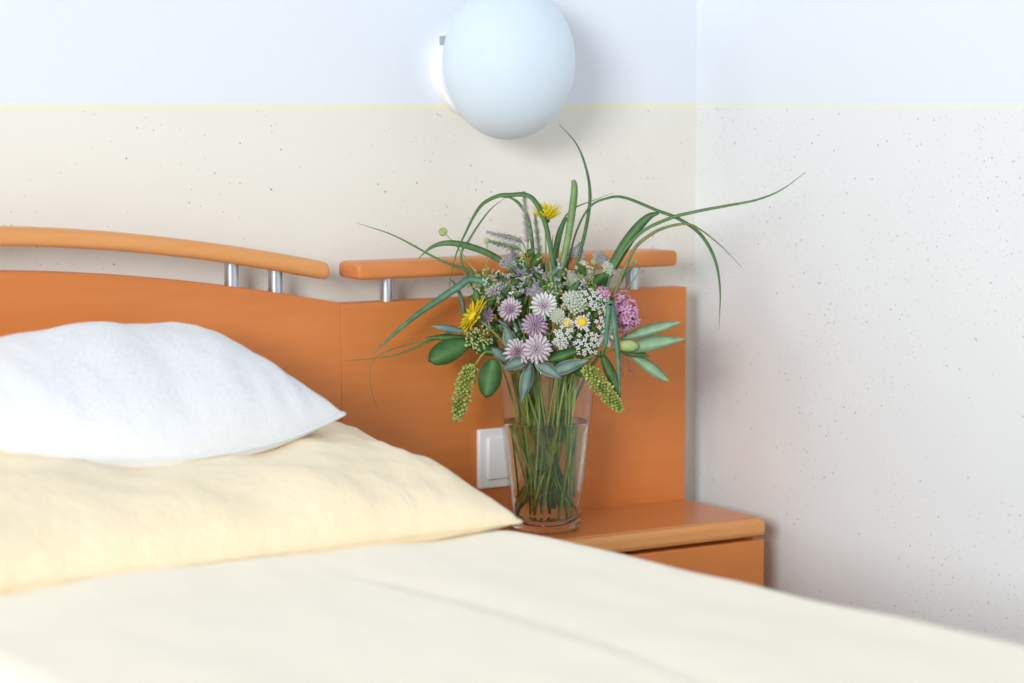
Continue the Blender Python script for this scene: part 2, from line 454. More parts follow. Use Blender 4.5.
# pillows
def pillow(cor, tt, tb, pinch=.06, pw=.55, seed=0, wr=.004, sag=None, n=56, p=2.4, belly=0):
    """cor: corners front-left, front-right, back-right, back-left"""
    fl, fr, br, bl = [V(c) for c in cor]; b = MB(); vs = []; fs = []
    def pt(i, j, top):
        u, v = 2 * i / n - 1, 2 * j / n - 1
        u = math.sin(u * math.pi / 2) * .6 + u * .4; v = math.sin(v * math.pi / 2) * .6 + v * .4
        uu = u * (1 - pinch * (1 - v * v)); vv = v * (1 - pinch * (1 - u * u))
        s, t = (uu + 1) / 2, (vv + 1) / 2
        P = fl * (1 - s) * (1 - t) + fr * s * (1 - t) + br * s * t + bl * (1 - s) * t
        prof = (max(0, 1 - abs(u) ** p) * max(0, 1 - abs(v) ** p)) ** pw
        h = (tt if top else -tb) * prof
        if top:
            k = prof ** .5
            h += wr * k * noise.noise(V((P.x * 11 + seed, P.y * 11, 0))) * 1.3 + wr * .45 * k * noise.noise(V((P.x * 30 + seed, P.y * 22, 1)))
            # gathers running in from the seam
            h += wr * .55 * (1 - prof) * prof * 4 * noise.noise(V((P.x * 60, seed, P.y * 12)))
        P = P + V((0, 0, h))
        P.y -= belly * (1 - u * u) * sstep(.5, -1, v)
        if sag: P.z += sag(u, v)
        return P
    for j in range(n + 1):
        for i in range(n + 1): vs.append(pt(i, j, True))
    low = {}
    for j in range(n + 1):
        for i in range(n + 1):
            if i in (0, n) or j in (0, n): low[i, j] = j * (n + 1) + i
            else: low[i, j] = len(vs); vs.append(pt(i, j, False))
    for j in range(n):
        for i in range(n):
            a = j * (n + 1) + i; fs.append((a, a + 1, a + n + 2, a + n + 1))
            fs.append((low[i, j], low[i, j + 1], low[i + 1, j + 1], low[i + 1, j]))
    b.add(vs, fs)
    edge = [vs[i] for i in range(n + 1)] + [vs[j * (n + 1) + n] for j in range(1, n + 1)] + [vs[n * (n + 1) + i] for i in range(n - 1, -1, -1)] + [vs[j * (n + 1)] for j in range(n - 1, 0, -1)]
    s = MB(); s.tube(edge + edge[:1], .0022, 6, False)
    return b, s
pb, ps = pillow([(-1.44, -.655, .568), (-.630, -.546, .5585), (-.598, -.105, .585), (-1.44, -.10, .60)], .094, .045, .05, .43, 3, .008, lambda u, v: -.032 * math.exp(-((u - .1) / .55) ** 2 - ((v + .2) / .5) ** 2))
yp = tag(obj('pillow', pb, M['yel']), 'large pale yellow pillow lying flat against the headboard', 'pillow', 'pillows on the bed')
obj('seam', ps, M['yel'], yp)
pb, ps = pillow([(-1.21, -.36, .672), (-.741, -.335, .664), (-.80, -.10, .70), (-1.20, -.10, .69)], .088, .03, .05, .48, 9, .006, lambda u, v: -.030 * (1 - u * u) * sstep(.3, -1, v), belly=.06)
wp = tag(obj('pillow', pb, M['whi']), 'smaller white pillow resting on top of the yellow one', 'pillow', 'pillows on the bed')
obj('seam', ps, M['whi'], wp)

# ---------------------------------------------------------------- nightstand
ns = thing('nightstand', 'orange beech nightstand with tall back panel and rail in the corner', 'nightstand', (-.33, -.16, 0))
GX = -.0525
ZT = .4643
b = MB(); b.box((-.5995, YF, .22), (GX, YB, .766)); obj('back_panel', b, M['wood'], ns, True, .001)
b = MB(); xs2 = [-.5945, -.5938, -.592, -.5885] + [-.5825 + .4725 * i / 12 for i in range(13)] + [-.098, -.0955, -.0945, -.094]
rail(b, xs2, lambda x: .821, -.098, -.041, .0222, .006); obj('rail', b, M['railshade'], ns, auto=50)
for x in (-.5275, -.1385): post(x, .763, .803, ns)
b = MB(); b.box((-.594, -.231, ZT - .024), (GX, YF + .0005, ZT)); obj('top', b, M['woodt'], ns, True, .002, 2)
b = MB(); b.box((-.594, -.2495, ZT - .0242), (GX + .0002, -.2312, ZT + .0002)); obj('edge_strip', b, M['railw'], ns, True, .008, 5)
b = MB(); b.box((-.59, -.226, .0), (GX - .003, YF, ZT - .028)); obj('cabinet', b, M['wood'], ns, True, .003)
b = MB(); b.box((-.588, -.246, .25), (GX - .001, -.227, ZT - .0285)); obj('drawer_front', b, M['wood'], ns, True, .003)
b = MB(); b.box((-.588, -.246, .03), (GX - .001, -.227, .246)); obj('door', b, M['wood'], ns, True, .003)

# ---------------------------------------------------------------- light switch
sw = thing('light_switch', 'white square light switch on the orange panel behind the vase', 'switch', (-.358, YF, .549))
b = MB(); b.box((-.3985, YF - .009, .5085), (-.3175, YF - .0002, .5895)); obj('plate', b, M['white'], sw, True, .003)
b = MB(); b.box((-.386, YF - .0135, .521), (-.330, YF - .0088, .577)); obj('rocker', b, M['white'], sw, True, .002)

# ---------------------------------------------------------------- wall lamp
LC = V((-.3695, -.098, 1.078))
lamp = thing('wall_lamp', 'white opal oval globe wall lamp on the upper white wall', 'lamp', (LC.x, 0, LC.z))
BZ = LC.z - .010
b = MB(); b.lathe([(0, 0), (.063, 0), (.064, .004), (.064, .020), (.061, .023), (.03, .024), (0, .024)], (LC.x, -.0002, BZ), 64, (0, -1, 0)); obj('base_plate', b, M['white'], lamp, auto=40)
b = MB(); R = .087; pr = [(.052, -.075)]
for k in range(6, 49):
    a = -math.pi / 2 + math.pi * k / 48
    if R * math.sin(a) > -.07: pr.append((max(0, R * math.cos(a)), R * math.sin(a)))
pr[-1] = (0, R)
b.lathe(pr, LC, 64, (0, -1, 0))
for p in b.v: p.z = LC.z + (p.z - LC.z) * 1.18
obj('globe', b, M['opal'], lamp)
b = MB(); b.box((LC.x - .0555, -.030, BZ + .031), (LC.x - .0525, -.012, BZ + .044)); obj('clip', b, M['grey'], lamp, True, .001)

# ---------------------------------------------------------------- vase
VX, VY = -.3485, -.157
vase = thing('vase', 'clear conical glass vase full of stems on the nightstand', 'vase', (VX, VY, ZT))
VH = .216
def rout(h): return .0445 + (.0660 - .0445) * h / VH
BT = .017
prof = [(0, .0045), (.018, .0042), (.034, .0016), (.038, .0006), (.041, .0006), (.0435, .0022), (rout(.006), .006)]
prof += [(rout(BT + .0), BT + .0), (rout(BT) - .006, BT + .0005), (rout(BT) - .014, BT - .0005), (0, BT - .0005)]
b = MB(); b.lathe(prof, (VX, VY, ZT), 96); obj('glass_base', b, M['glass'], vase)
prof = [(rout(BT) - .0012, BT + .0008)] + [(rout(h), h) for h in (BT + .003, .06, .1, .14, .18, VH - .002)]
prof += [(rout(VH) - .0008, VH), (rout(VH) - .002, VH - .001)]
prof += [(rout(h) - .0026, h) for h in (.18, .14, .1, .06, BT + .003)] + [(rout(BT) - .0026, BT + .0008)]
b = MB(); b.lathe(prof, (VX, VY, ZT), 96, closed=True); obj('glass_wall', b, M['gwall'], vase)
WH = .143
prof = [(0, BT + .0002), (rout(BT) - .014, BT + .0002), (rout(BT) - .0062, BT + .0013), (rout(BT + .006) - .003, BT + .0062)]
prof += [(rout(h) - .003, h) for h in (.03, .06, .1, WH - .002)] + [(rout(WH) - .0031, WH + .0008), (rout(WH) - .006, WH), (0, WH - .0003)]
b = MB(); b.lathe(prof, (VX, VY, ZT), 96)
tag(obj('water', b, M['water']), 'clear water filling the lower two thirds of the glass vase', 'water')

# ---------------------------------------------------------------- bouquet
W0 = (V((VX, VY, .7)) - CAM).dot(FW)
def P(px, py, d=0.0):
    """a point of the bouquet, d metres nearer than the vase's middle, kept clear of rail, panel and walls"""
    while True:
        p = at(px, py, W0 - d)
        lim = -.115 + .085 * max(0, min(1, (p.z - .84) / .11))
        if p.y <= lim and p.x <= -.015: return p
        d += .004

CAMD = -FW
def cr(pts, n=6):
    """smooth curve through the points"""
    pts = [V(p) for p in pts]; out = []
    q = [pts[0] * 2 - pts[1]] + pts + [pts[-1] * 2 - pts[-2]]
    for i in range(1, len(q) - 2):
        a, b_, c, d = q[i - 1:i + 3]
        for k in range(n):
            t = k / n
            out.append(.5 * ((2 * b_) + (c - a) * t + (2 * a - 5 * b_ + 4 * c - d) * t * t + (3 * b_ - a - 3 * c + d) * t ** 3))
    out.append(pts[-1]); return out
rnd = random.Random(11)
def roots(target, spread=1.0):
    """two points inside the vase for a stem that ends at target: foot near the floor, then the neck"""
    d = V((target.x - VX, target.y - VY)); a = math.atan2(d.y, d.x) + rnd.uniform(-.8, .8)
    r = rnd.uniform(.014, .030) + min(.024, d.length * .25)
    nk = V((VX + r * math.cos(a), VY + r * math.sin(a), ZT + VH - .015))
    rf = .0335 * math.sqrt(rnd.uniform(.1, 1)); af = a + math.pi * rnd.choice((1, 1, 0)) + rnd.uniform(-1.1, 1.1)
    ft = V((VX + rf * math.cos(af), VY + rf * math.sin(af), ZT + rnd.uniform(.022, .05)))
    return ft, nk
def stem_path(head, n=None, via=()):
    ft, nk = roots(via[0] if via else head)
    pts = [ft, nk] + list(via)
    last = pts[-1]
    if n is not None and (head - last).length > .05: pts.append(head - V(n).normalized() * .018)
    pts.append(head)
    return cr(pts, 7)
def stem(par, head, n=None, r=.0013, mat='stem', via=()):
    p = stem_path(head, n, via); b = MB(); k = len(p)
    b.tube(p, [r * (1.25 - .5 * i / (k - 1)) for i in range(k)], 6); return obj('stem', b, M[mat], par)
def flower(name, label, cat, group): return thing(name, label, cat, (VX, VY, ZT + .02), group)
def frame(n):
    n = V(n).normalized(); a = n.orthogonal().normalized(); return n, a, n.cross(a)
def face(rx=0.0, uy=0.0, toward=1.0):
    """direction: right / up in the picture's sense, and out of the bouquet towards the open room"""
    return (CAMD * toward + RT * rx + UP * uy).normalized()

def petals(b, c, n, r0, r1, k, wd, lift, jit=.12, ph=0, bend=0, round_=.7, peak=.55):
    n, a, bb = frame(n)
    for i in range(k):
        th = 2 * math.pi * (i + rnd.uniform(-jit, jit)) / k + ph
        d = a * math.cos(th) + bb * math.sin(th); lf = lift + rnd.uniform(-.08, .08); l = r1 * rnd.uniform(.9, 1.06)
        b.leaf(c + d * r0, c + d * l + n * (lf * l), wd, n + d * -.2, bend, 5, .0003, .15, round_, peak)
def florets(b, c, n, rad, k, size, dome=.5, pts=4):
    """small flowers with `pts` tiny petals spread over a dome"""
    n, a, bb = frame(n)
    for i in range(k):
        r = rad * math.sqrt((i + .5) / k); th = i * 2.39996 + rnd.uniform(-.2, .2)
        d = a * math.cos(th) + bb * math.sin(th)
        c2 = c + d * r + n * (dome * (rad - r * r / rad))
        nn = (n + d * (r / rad) * .9 * dome + V((rnd.uniform(-.3, .3), rnd.uniform(-.3, .3), rnd.uniform(-.3, .3)))).normalized()
        _, e, f = frame(nn); p0 = rnd.uniform(0, 3)
        for j in range(pts):
            t = p0 + 2 * math.pi * j / pts; q = e * math.cos(t) + f * math.sin(t)
            b.leaf(c2 + q * size * .1, c2 + q * size + nn * size * .15, size * .85, nn, 0, 3, .0003, .1, .5)

# astrantias: a ring of pointed bracts round a domed cushion
def astrantia(px, py, d, rpx, n, label, cush='mauve', pet='ppet'):
    c = P(px, py, d); r = rpx * W0 / FPX; t = flower('astrantia', label, 'flower', 'astrantia blooms in the bouquet')
    stem(t, c, n, .0011, 'stem2')
    b = MB(); nv = V(n).normalized()
    petals(b, c, n, r * .18, r, 17, r * .27, .18, .1, round_=.6, peak=.55)
    petals(b, c + nv * .001, n, r * .18, r * .86, 15, r * .25, .4, .1, .2, round_=.6, peak=.55)
    obj('bracts', b, M[pet], t)
    b = MB(); _, a, bb = frame(n)
    for i in range(34):
        q = math.sqrt((i + .5) / 34); th = i * 2.4
        dr = (a * math.cos(th) + bb * math.sin(th)) * q * .62 + nv * (.75 - .35 * q)
        e = c + dr * r * .72
        b.tube([c + dr * r * .15, e], .00035, 4); b.ball(e, .0010, 5, 4)
    obj('cushion', b, M[cush], t)
    return t
A = 'pale pink astrantia '
astrantia(537, 349, .082, 15.5, face(.15, .1), 'open whitish pink astrantia with narrow rays low at the front of the bouquet', 'ppet')
astrantia(518, 352, .074, 15, face(-.45, -.05), 'lilac astrantia turned left beside the open whitish one low in front', 'mauve')
astrantia(544, 306, .070, 14.5, face(.0, .3), 'large white astrantia in the middle of the bouquet above the mauve one', 'ppet', 'wpet')
astrantia(535, 325, .072, 13.5, face(-.1, -.1), 'deep mauve astrantia between the white one and the low pair', 'mauve', 'mauve')
astrantia(511, 310, .060, 13, face(-.4, .25), 'dusky pink astrantia left of the large white one', 'mauve')
astrantia(521, 275, .035, 13, face(-.1, 1.6, .8), 'lilac astrantia seen from the side high in the bouquet left of tall blades', 'lilac', 'ppet')
astrantia(499, 292, .035, 11, face(-.5, .9), 'pale lilac astrantia behind and above the dusky pink one', 'lilac')
astrantia(486, 317, .050, 10.5, face(-.7, .3), 'small purple astrantia just right of the yellow tilted flower', 'lilac', 'mauve')
astrantia(557, 316, .074, 9, face(.05, .25), 'small greenish white astrantia right of the large white one', 'wgreen', 'wgreen')
astrantia(523, 362, .060, 9, face(-.2, -.8), 'small pale astrantia drooping just above the vase rim', 'ppet')

# scabious heads
def scabious(px, py, d, rpx, n, label, mat):
    c = P(px, py, d); r = rpx * W0 / FPX; t = flower('scabious', label, 'flower', 'scabious heads in the bouquet'); stem(t, c, n, .0011)
    b = MB(); florets(b, c, n, r, 30, r * .32, .55, 4); obj('florets', b, M[mat], t)
    b = MB(); b.ball(c - V(n).normalized() * r * .1, r * .55, 10, 6, n, .5); obj('receptacle', b, M['mleaf'], t)
scabious(574, 302, .055, 12, face(.1, .6), 'domed white scabious head left of the white candytuft clusters', 'wgreen')
scabious(601, 259, .0, 8, face(.5, .8), 'grey lilac scabious head in front of the right rail', 'greyl')
scabious(577, 253, -.005, 7.5, face(.1, .8), 'grey white scabious head below the tallest curved blade', 'greyl')
scabious(511, 262, .025, 10, face(-.3, .8), 'grey lilac scabious head under the mint spikes that point left', 'greyl')
scabious(609, 268, .01, 7, face(.4, .6), 'whitish scabious head in front of the right rail just left of the broad dark blade', 'wgreen')
scabious(534, 290, .045, 9, face(-.1, .7), 'lilac scabious head just above the large white astrantia', 'lilac')
scabious(573, 280, .02, 6.5, face(.1, .5), 'little whitish round head at the foot of the tallest broad blade', 'wgreen')

# daisies
def daisy(px, py, d, rpx, n, label):
    c = P(px, py, d); r = rpx * W0 / FPX; t = flower('daisy', label, 'flower', 'daisies in the bouquet'); stem(t, c, n, .0011)
    b = MB(); petals(b, c, n, r * .25, r, 15, r * .34, -.02, .08, round_=.45, peak=.6); obj('petals', b, M['wpet'], t)
    b = MB(); b.ball(c + V(n).normalized() * r * .08, r * .56, 12, 7, n, .6); obj('disc', b, M['yolk'], t)
daisy(582, 322, .074, 8.5, face(.25, .45), 'white daisy with a full yellow disc right of the bouquet centre')
daisy(567, 324, .074, 8, face(-.3, -.7), 'white daisy tipped downward left of the full yellow disc')

# white candytuft clusters
def candytuft(px, py, d, rpx, k, n, label, mat='wpet'):
    c = P(px, py, d); r = rpx * W0 / FPX; t = flower('candytuft', label, 'flower', 'white candytuft clusters in the bouquet'); stem(t, c - V(n).normalized() * .008, n, .0011)
    b = MB(); florets(b, c, n, r, k, .0034, .45, 4); obj('florets', b, M[mat], t)
    b = MB(); nn, a, bb = frame(n)
    for i in range(k):
        q = r * math.sqrt((i + .5) / k); th = i * 2.39996
        b.tube([c - nn * .010, c + (a * math.cos(th) + bb * math.sin(th)) * q + nn * (.4 * (r - q * q / r))], .0004, 4)
    obj('flower_stalks', b, M['stem2'], t)
candytuft(590, 299, .055, 12, 18, face(.1, .5), 'white candytuft cluster highest on the right above the yellow disc')
candytuft(602, 306, .050, 9, 12, face(.5, .2), 'white candytuft cluster beside the pink flower spike')
candytuft(587, 343, .080, 13, 22, face(.1, -.1), 'wide white candytuft cluster lowest under the yellow disc')
candytuft(564, 334, .080, 10, 14, face(-.1, .0), 'white candytuft cluster left of the lowest wide one')
candytuft(604, 325, .070, 9, 12, face(.3, .2), 'white candytuft cluster right of the yellow disc daisy')
candytuft(560, 343, .082, 7, 8, face(-.1, -.2), 'tiny white candytuft cluster right of the open whitish astrantia')
candytuft(494, 294, .045, 9, 11, face(-.3, .5), 'thin whitish candytuft cluster at the upper left of the yellow tilted flower', 'ppet')
candytuft(583, 268, .015, 9, 11, face(.2, .8), 'whitish candytuft cluster in front of the right rail post', 'wgreen')

# white bell
t = flower('bellflower', 'white bellflower with pointed petals right of the candytuft clusters', 'flower', None)
c = P(606, 338, .075); n = face(.1, -.75); stem(t, c - n * .008, n, .0011)
b = MB(); petals(b, c - n * .008, n, .001, .0135, 5, .0095, 1.1, .05, round_=.55, peak=.5); obj('petals', b, M['wpet'], t)

# pink spike flowers
def pink(cpx, rx, ry, d, k, label):
    t = flower('pink_phlox', label, 'flower', 'pink phlox in the bouquet')
    c = P(*cpx, d); stem(t, c, face(.4, .5), .0013, 'stem2')
    b = MB(); s_ = MB(); sc = W0 / FPX
    for i in range(k):
        z = 1 - 2 * (i + .5) / k; th = i * 2.39996; q = math.sqrt(1 - z * z)
        dv = RT * (q * math.cos(th)) * rx * sc + CAMD * q * math.sin(th) * rx * sc + UP * z * ry * sc + RT * (-z * 3 * sc)
        nn = (dv + CAMD * .004).normalized(); e = c + dv * rnd.uniform(.6, 1.12)
        florets(b, e, nn, .0012, 1, .0056, .1, 5); s_.tube([c + dv * .2, e], .0005, 4)
    obj('florets', b, M['pink'], t); obj('flower_stalks', s_, M['mleaf'], t)
pink((625, 314), 13, 21, .045, 78, 'tall pink phlox cluster at the right side of the bouquet')
pink((604, 293), 6, 6, .040, 14, 'small pink phlox tuft above left of the tall pink cluster')

# yellow composites
t = flower('dandelion', 'bright yellow flower seen from the side at the top of the bouquet', 'flower', 'yellow flowers')
c = P(546, 220, .03); n = face(.05, 1.9, .5); stem(t, c, n, .0013, 'g2')
b = MB(); petals(b, c, n, .002, .0205, 18, .0044, .55, .1, round_=.4, peak=.6); petals(b, c, n, .002, .020, 16, .0042, .85, .1, .2, round_=.4, peak=.6); petals(b, c, n, .001, .016, 12, .004, 1.3, .1, .4, round_=.4, peak=.6)
obj('petals', b, M['yellow'], t)
b = MB(); b.ball(c - n * .0005, .0055, 10, 6, n, .8); obj('calyx', b, M['mleaf'], t)
t = flower('tansy', 'golden yellow tilted flower at the left side of the bouquet', 'flower', 'yellow flowers')
c = P(474, 317, .070); n = face(-1.4, .95, .6); stem(t, c, n, .0014, 'stem', (P(505, 345, .045),))
b = MB(); petals(b, c, n, .002, 0.0265, 22, .0070, .10, .1, round_=.4, peak=.6); petals(b, c + n * .002, n, .002, 0.0225, 18, .006, .26, .1, .2, round_=.4, peak=.6)
obj('petals', b, M['yellow'], t)
b = MB(); b.ball(c + n * .002, .008, 12, 7, n, .5); obj('disc', b, M['yolk'], t)
b = MB(); b.ball(c - n * .004, .008, 10, 6, n, .7); obj('calyx', b, M['mleaf'], t)

# green sedum heads
def sedum(px, py, d, rpx, k, n, label):
    c = P(px, py, d); r = rpx * W0 / FPX; t = flower('sedum_head', label, 'flower', 'green sedum heads in the bouquet'); stem(t, c - V(n).normalized() * .012, n, .0013, 'stem')
    b = MB(); s_ = MB(); nn, a, bb = frame(n)
    for i in range(k):
        q = r * math.sqrt((i + .5) / k); th = i * 2.39996; e = c + (a * math.cos(th) + bb * math.sin(th)) * q + nn * (.5 * (r - q * q / r))
        e += (a * rnd.uniform(-1, 1) + bb * rnd.uniform(-1, 1) + nn * rnd.uniform(-1, 1)) * r * .18; b.ball(e, .0016 * rnd.uniform(.7, 1.2), 6, 4); s_.tube([c - nn * .013, e], .0004, 4)
    obj('buds', b, M['bud'], t); obj('flower_stalks', s_, M['stem'], t)
sedum(477, 339, .072, 13, 60, face(-.2, -.1), 'pale green sedum head just below the golden yellow tilted flower')
sedum(483, 283, .030, 16, 50, face(-.4, .5), 'loose green sedum head above the golden yellow tilted flower')
sedum(588, 283, .020, 12, 34, face(.2, .7), 'green sedum head right of the tall blades above the candytuft')
sedum(551, 290, .045, 11, 30, face(.0, .6), 'small green sedum head above the large white astrantia')

# drooping reseda spikes
def reseda(pts, d, r, label, via):
    t = flower('reseda_spike', label, 'flower', 'drooping green spikes of the bouquet')
    p = cr([P(x, y, d) for x, y in pts], 8); ft, nk = roots(p[0])
    st = cr([ft, nk, P(*via, d * .8)] + p[:1], 7)
    b = MB(); b.tube(st + p[1:], .0012, 6); obj('stem', b, M['stem'], t)
    b = MB(); k = len(p)
    for i in range(210):
        f = i / 210 * (k - 1); i0 = int(f); c = p[i0].lerp(p[min(k - 1, i0 + 1)], f - i0)
        tn = (p[min(k - 1, i0 + 1)] - p[max(0, i0 - 1)]).normalized(); _, a, bb = frame(tn)
        th = i * 2.39996; tt = f / (k - 1); rr = r * min(1, .55 + 2 * tt) * (1 if tt < .6 else 1 - .55 * (tt - .6) / .4)
        e = c + (a * math.cos(th) + bb * math.sin(th)) * rr * rnd.uniform(.45, 1.12)
        b.cm = rnd.choice((0, 0, 1)); b.ball(e, .0019 * rnd.uniform(.6, 1.25), 6, 4, e - c, 1.4)
        b.leaf(c, e, .0014, tn, 0, 3)
    obj('florets', b, [M['spike'], M['spikem']], t)
reseda([(474, 366), (467, 376), (463, 392), (459, 408), (457, 421)], .075, .0110, 'drooping green flower spike hanging at the left in front of the orange panel', (490, 352))
reseda([(583, 368), (593, 376), (602, 387), (612, 400), (623, 411)], .085, .0105, 'drooping green flower spike hanging over the right side of the vase', (570, 356))

# mint spikes
def spike(p0, p1, d, r, label, mat, via=None):
    a, c = P(*p0, d), P(*p1, d); t = flower('mint_spike', label, 'flower', 'mint spikes in the bouquet')
    ft, nk = roots(a); pts = [ft, nk] + ([P(*via, d)] if via else []) + [a, c]
    q = cr(pts, 7); b = MB(); b.tube(q, .0010, 6); obj('stem', b, M['stem2'], t)
    b = MB(); tn, e, f = frame(c - a); Ln = (c - a).length; k = int(Ln / .00042)
    for i in range(k):
        tt = i / k; th = i * 2.39996; rr = r * (1 - .65 * tt ** 2) * (.85 + .25 * math.sin(tt * 40))
        o = a + tn * Ln * tt; dv = e * math.cos(th) + f * math.sin(th)
        b.leaf(o, o + dv * rr + tn * .002, .0026, tn, 0, 3, .0004, .2, .5)
    obj('florets', b, M[mat], t)
    return t
spike((528, 242), (524, 192), .03, .0068, 'upright grey mint spike left of the top yellow flower', 'greyl')
spike((522, 242), (487, 232), .035, .0070, 'upper of two grey mint spikes pointing left over the rail', 'greyl', (530, 285))
spike((521, 250), (489, 241), .04, .0070, 'lower greener one of two mint spikes pointing left over the rail', 'greyg', (528, 285))
spike((514, 270), (512, 246), .03, .0062, 'short lilac mint spike below the two that point left', 'lilac', (524, 295))
spike((541, 268), (535, 214), .02, .0062, 'silvery green mint spike directly under the top yellow flower', 'greyg')
spike((562, 272), (580, 243), -.01, .0055, 'silvery mint spike behind the tallest broad blade', 'greyg')

# round green buds on wiry stalks
def budf(px, py, d, r, label, via):
    c = P(px, py, d); t = flower('round_bud', label, 'flower bud', 'round green buds of the bouquet')
    stem(t, c, face(-.6, 1.0), .0008, 'stem', [P(*v, d) for v in via])
    b = MB(); n = face(-.4, .9); b.ball(c, r, 12, 8, n, .85)
    _, a, bb = frame(n)
    for i in range(26):
        q = math.sqrt((i + .5) / 26); th = i * 2.4; e = c + ((a * math.cos(th) + bb * math.sin(th)) * q + n * math.sqrt(max(0, 1 - q * q)) * .85) * r
        b.ball(e, r * .16, 5, 4)
    obj('bud', b, M['bud'], t)
budf(443, 232, .03, .0058, 'round green bud on a wiry stalk farthest left above the rail', [(505, 320), (478, 276), (455, 244)])
budf(487, 241, .01, .0042, 'tiny green bud standing above the rail left of the mint spikes', [(505, 320), (488, 282), (487, 256)])
budf(634, 262, -.01, .0040, 'tiny yellow green bud in front of the right rail post', [(590, 330), (618, 300)])
budf(594, 262, .0, .0045, 'small green bud beside the grey lilac scabious head', [(580, 300)])

# grass blades and long leaves
def grass(pts, wd, mat, label, d0=0.03, d1=0.03, peak=.45, name='grass_blade', tipw=.12, fw=None):
    k = len(pts)
    p = [P(x, y, d0 + (d1 - d0) * i / (k - 1)) for i, (x, y) in enumerate(pts)]
    ft, nk = roots(p[0]); q = cr([ft, nk] + p, 7); n = len(q); ws = []
    for i in range(n):
        t = i / (n - 1)
        v = (.45 + .55 * sstep(.12, peak, t)) * (1 if t < peak else (1 - ((t - peak) / (1 - peak)) ** 1.6 * (1 - tipw)))
        ws.append(max(.0005, wd * v))
    b = MB(); b.blade(q, ws, fw or (CAMD + UP * .25 + RT * .15), .0003, .3)
    return tag(obj(name, b, M[mat]), label, 'grass blade', 'grass blades in the bouquet')
grass([(520, 330), (502, 292), (475, 273), (440, 260), (395, 236), (357, 223)], .0042, 'g1', 'thin straight grass blade reaching far left over the gap between rails', .02, .03)
grass([(530, 320), (518, 277), (495, 257), (468, 246), (448, 243), (432, 247), (418, 259)], .0092, 'g1', 'broad drooping grass blade just over the right rail left of the flowers', .01, .02, .6, tipw=.05)
grass([(558, 330), (554, 272), (546, 226), (536, 203), (526, 195), (510, 195), (498, 196), (484, 203), (475, 214), (466, 232), (456, 255), (449, 287)], .0068, 'g3', 'long arching grass blade bending left and back down to the rail', .05, .03, .33)
grass([(505, 335), (474, 290), (461, 258), (469, 240), (482, 220), (493, 207), (504, 199)], .0032, 'g1', 'thin grass blade inside the long left arch', .01, .0, .5)
grass([(538, 330), (534, 262), (529, 222), (521, 206), (511, 198), (502, 198)], .0052, 'g1', 'short arching grass blade behind the upright grey mint spike', -.01, -.01, .6)
grass([(549, 335), (556, 290), (566, 248), (572, 212), (574.5, 188), (573, 180)], .0098, 'g2', 'broad light green upright blade with a blunt tip near the top', .025, .02, .75, tipw=.55)
grass([(540, 335), (552, 290), (556, 250), (562, 226), (570, 215)], .0085, 'g3', 'short dark grass blade between the top yellow flower and the broad upright blade', .01, .01, .7)
grass([(548, 330), (553, 260), (561, 225), (573, 209), (592, 201), (613, 193)], .0026, 'olive', 'hair thin grass blade crossing to the right of the tall upright blades', -.01, -.01, .5)
grass([(570, 325), (577, 268), (586, 228), (590, 198), (587, 172), (577, 145), (559, 124)], .0048, 'g3', 'tallest thin grass blade curving left at its tip below the lamp', .0, .01, .5)
grass([(583, 340), (600, 290), (614, 264), (627, 242), (640, 225), (650, 216), (659, 213)], .0150, 'g3', 'broad dark grass blade leaning right across the rail', .01, .01, .6, tipw=.2)
grass([(595, 325), (613, 270), (638, 235), (668, 219), (694, 212), (725, 206), (756, 200), (781, 190), (806, 172)], .0046, 'g1', 'long thin grass blade reaching farthest right against the right wall', .01, .04, .5)
grass([(560, 315), (572, 246), (588, 209), (608, 198), (626, 198), (656, 210), (679, 219), (701, 235), (715, 260), (720, 290), (719, 329)], .0048, 'g3', 'long arching grass blade drooping down on the far right', .0, .03, .75, tipw=.06)
grass([(598, 335), (617, 288), (633, 251), (650, 235), (667, 227), (687, 224), (701, 230), (720, 245), (742, 267)], .0046, 'olive', 'thin olive grass blade bowing right inside the drooping arch', .02, .04, .4)
grass([(522, 340), (497, 293), (473, 279), (458, 287), (440, 299), (418, 314), (395, 333), (374, 353)], .0098, 'teal', 'broad blue green blade slanting down left across the orange panel', .04, .05, .55)
grass([(520, 340), (490, 324), (455, 331), (428, 342), (405, 352), (385, 357), (345, 361)], .0036, 'olive', 'thin grass blade reaching left low across the orange panel', .03, .04, .5)
grass([(515, 345), (470, 335), (420, 342), (390, 350), (374, 359), (370, 371), (371, 388), (377, 409)], .0017, 'olive', 'hair thin grass tip hanging down at the far left end', .02, .04, .5)
grass([(604, 350), (607, 325), (610, 303), (613, 314), (617, 347), (619, 372), (620, 395)], .0085, 'teal', 'folded blue green blade hanging down in front of the pink phlox', .085, .08, .6)
grass([(600, 340), (610, 305), (620, 282), (634, 264)], .0058, 'g1', 'mid green grass blade rising between pink phlox and rail', .03, .01, .6)
grass([(560, 330), (553, 300), (551, 268), (553, 235)], .0058, 'g2', 'pale narrow grass blade standing under the top yellow flower', .035, .03, .6)
grass([(470, 330), (462, 300), (456, 286), (449, 278)], .0055, 'teal', 'short blue green blade behind the golden yellow flower', .02, .01, .6)

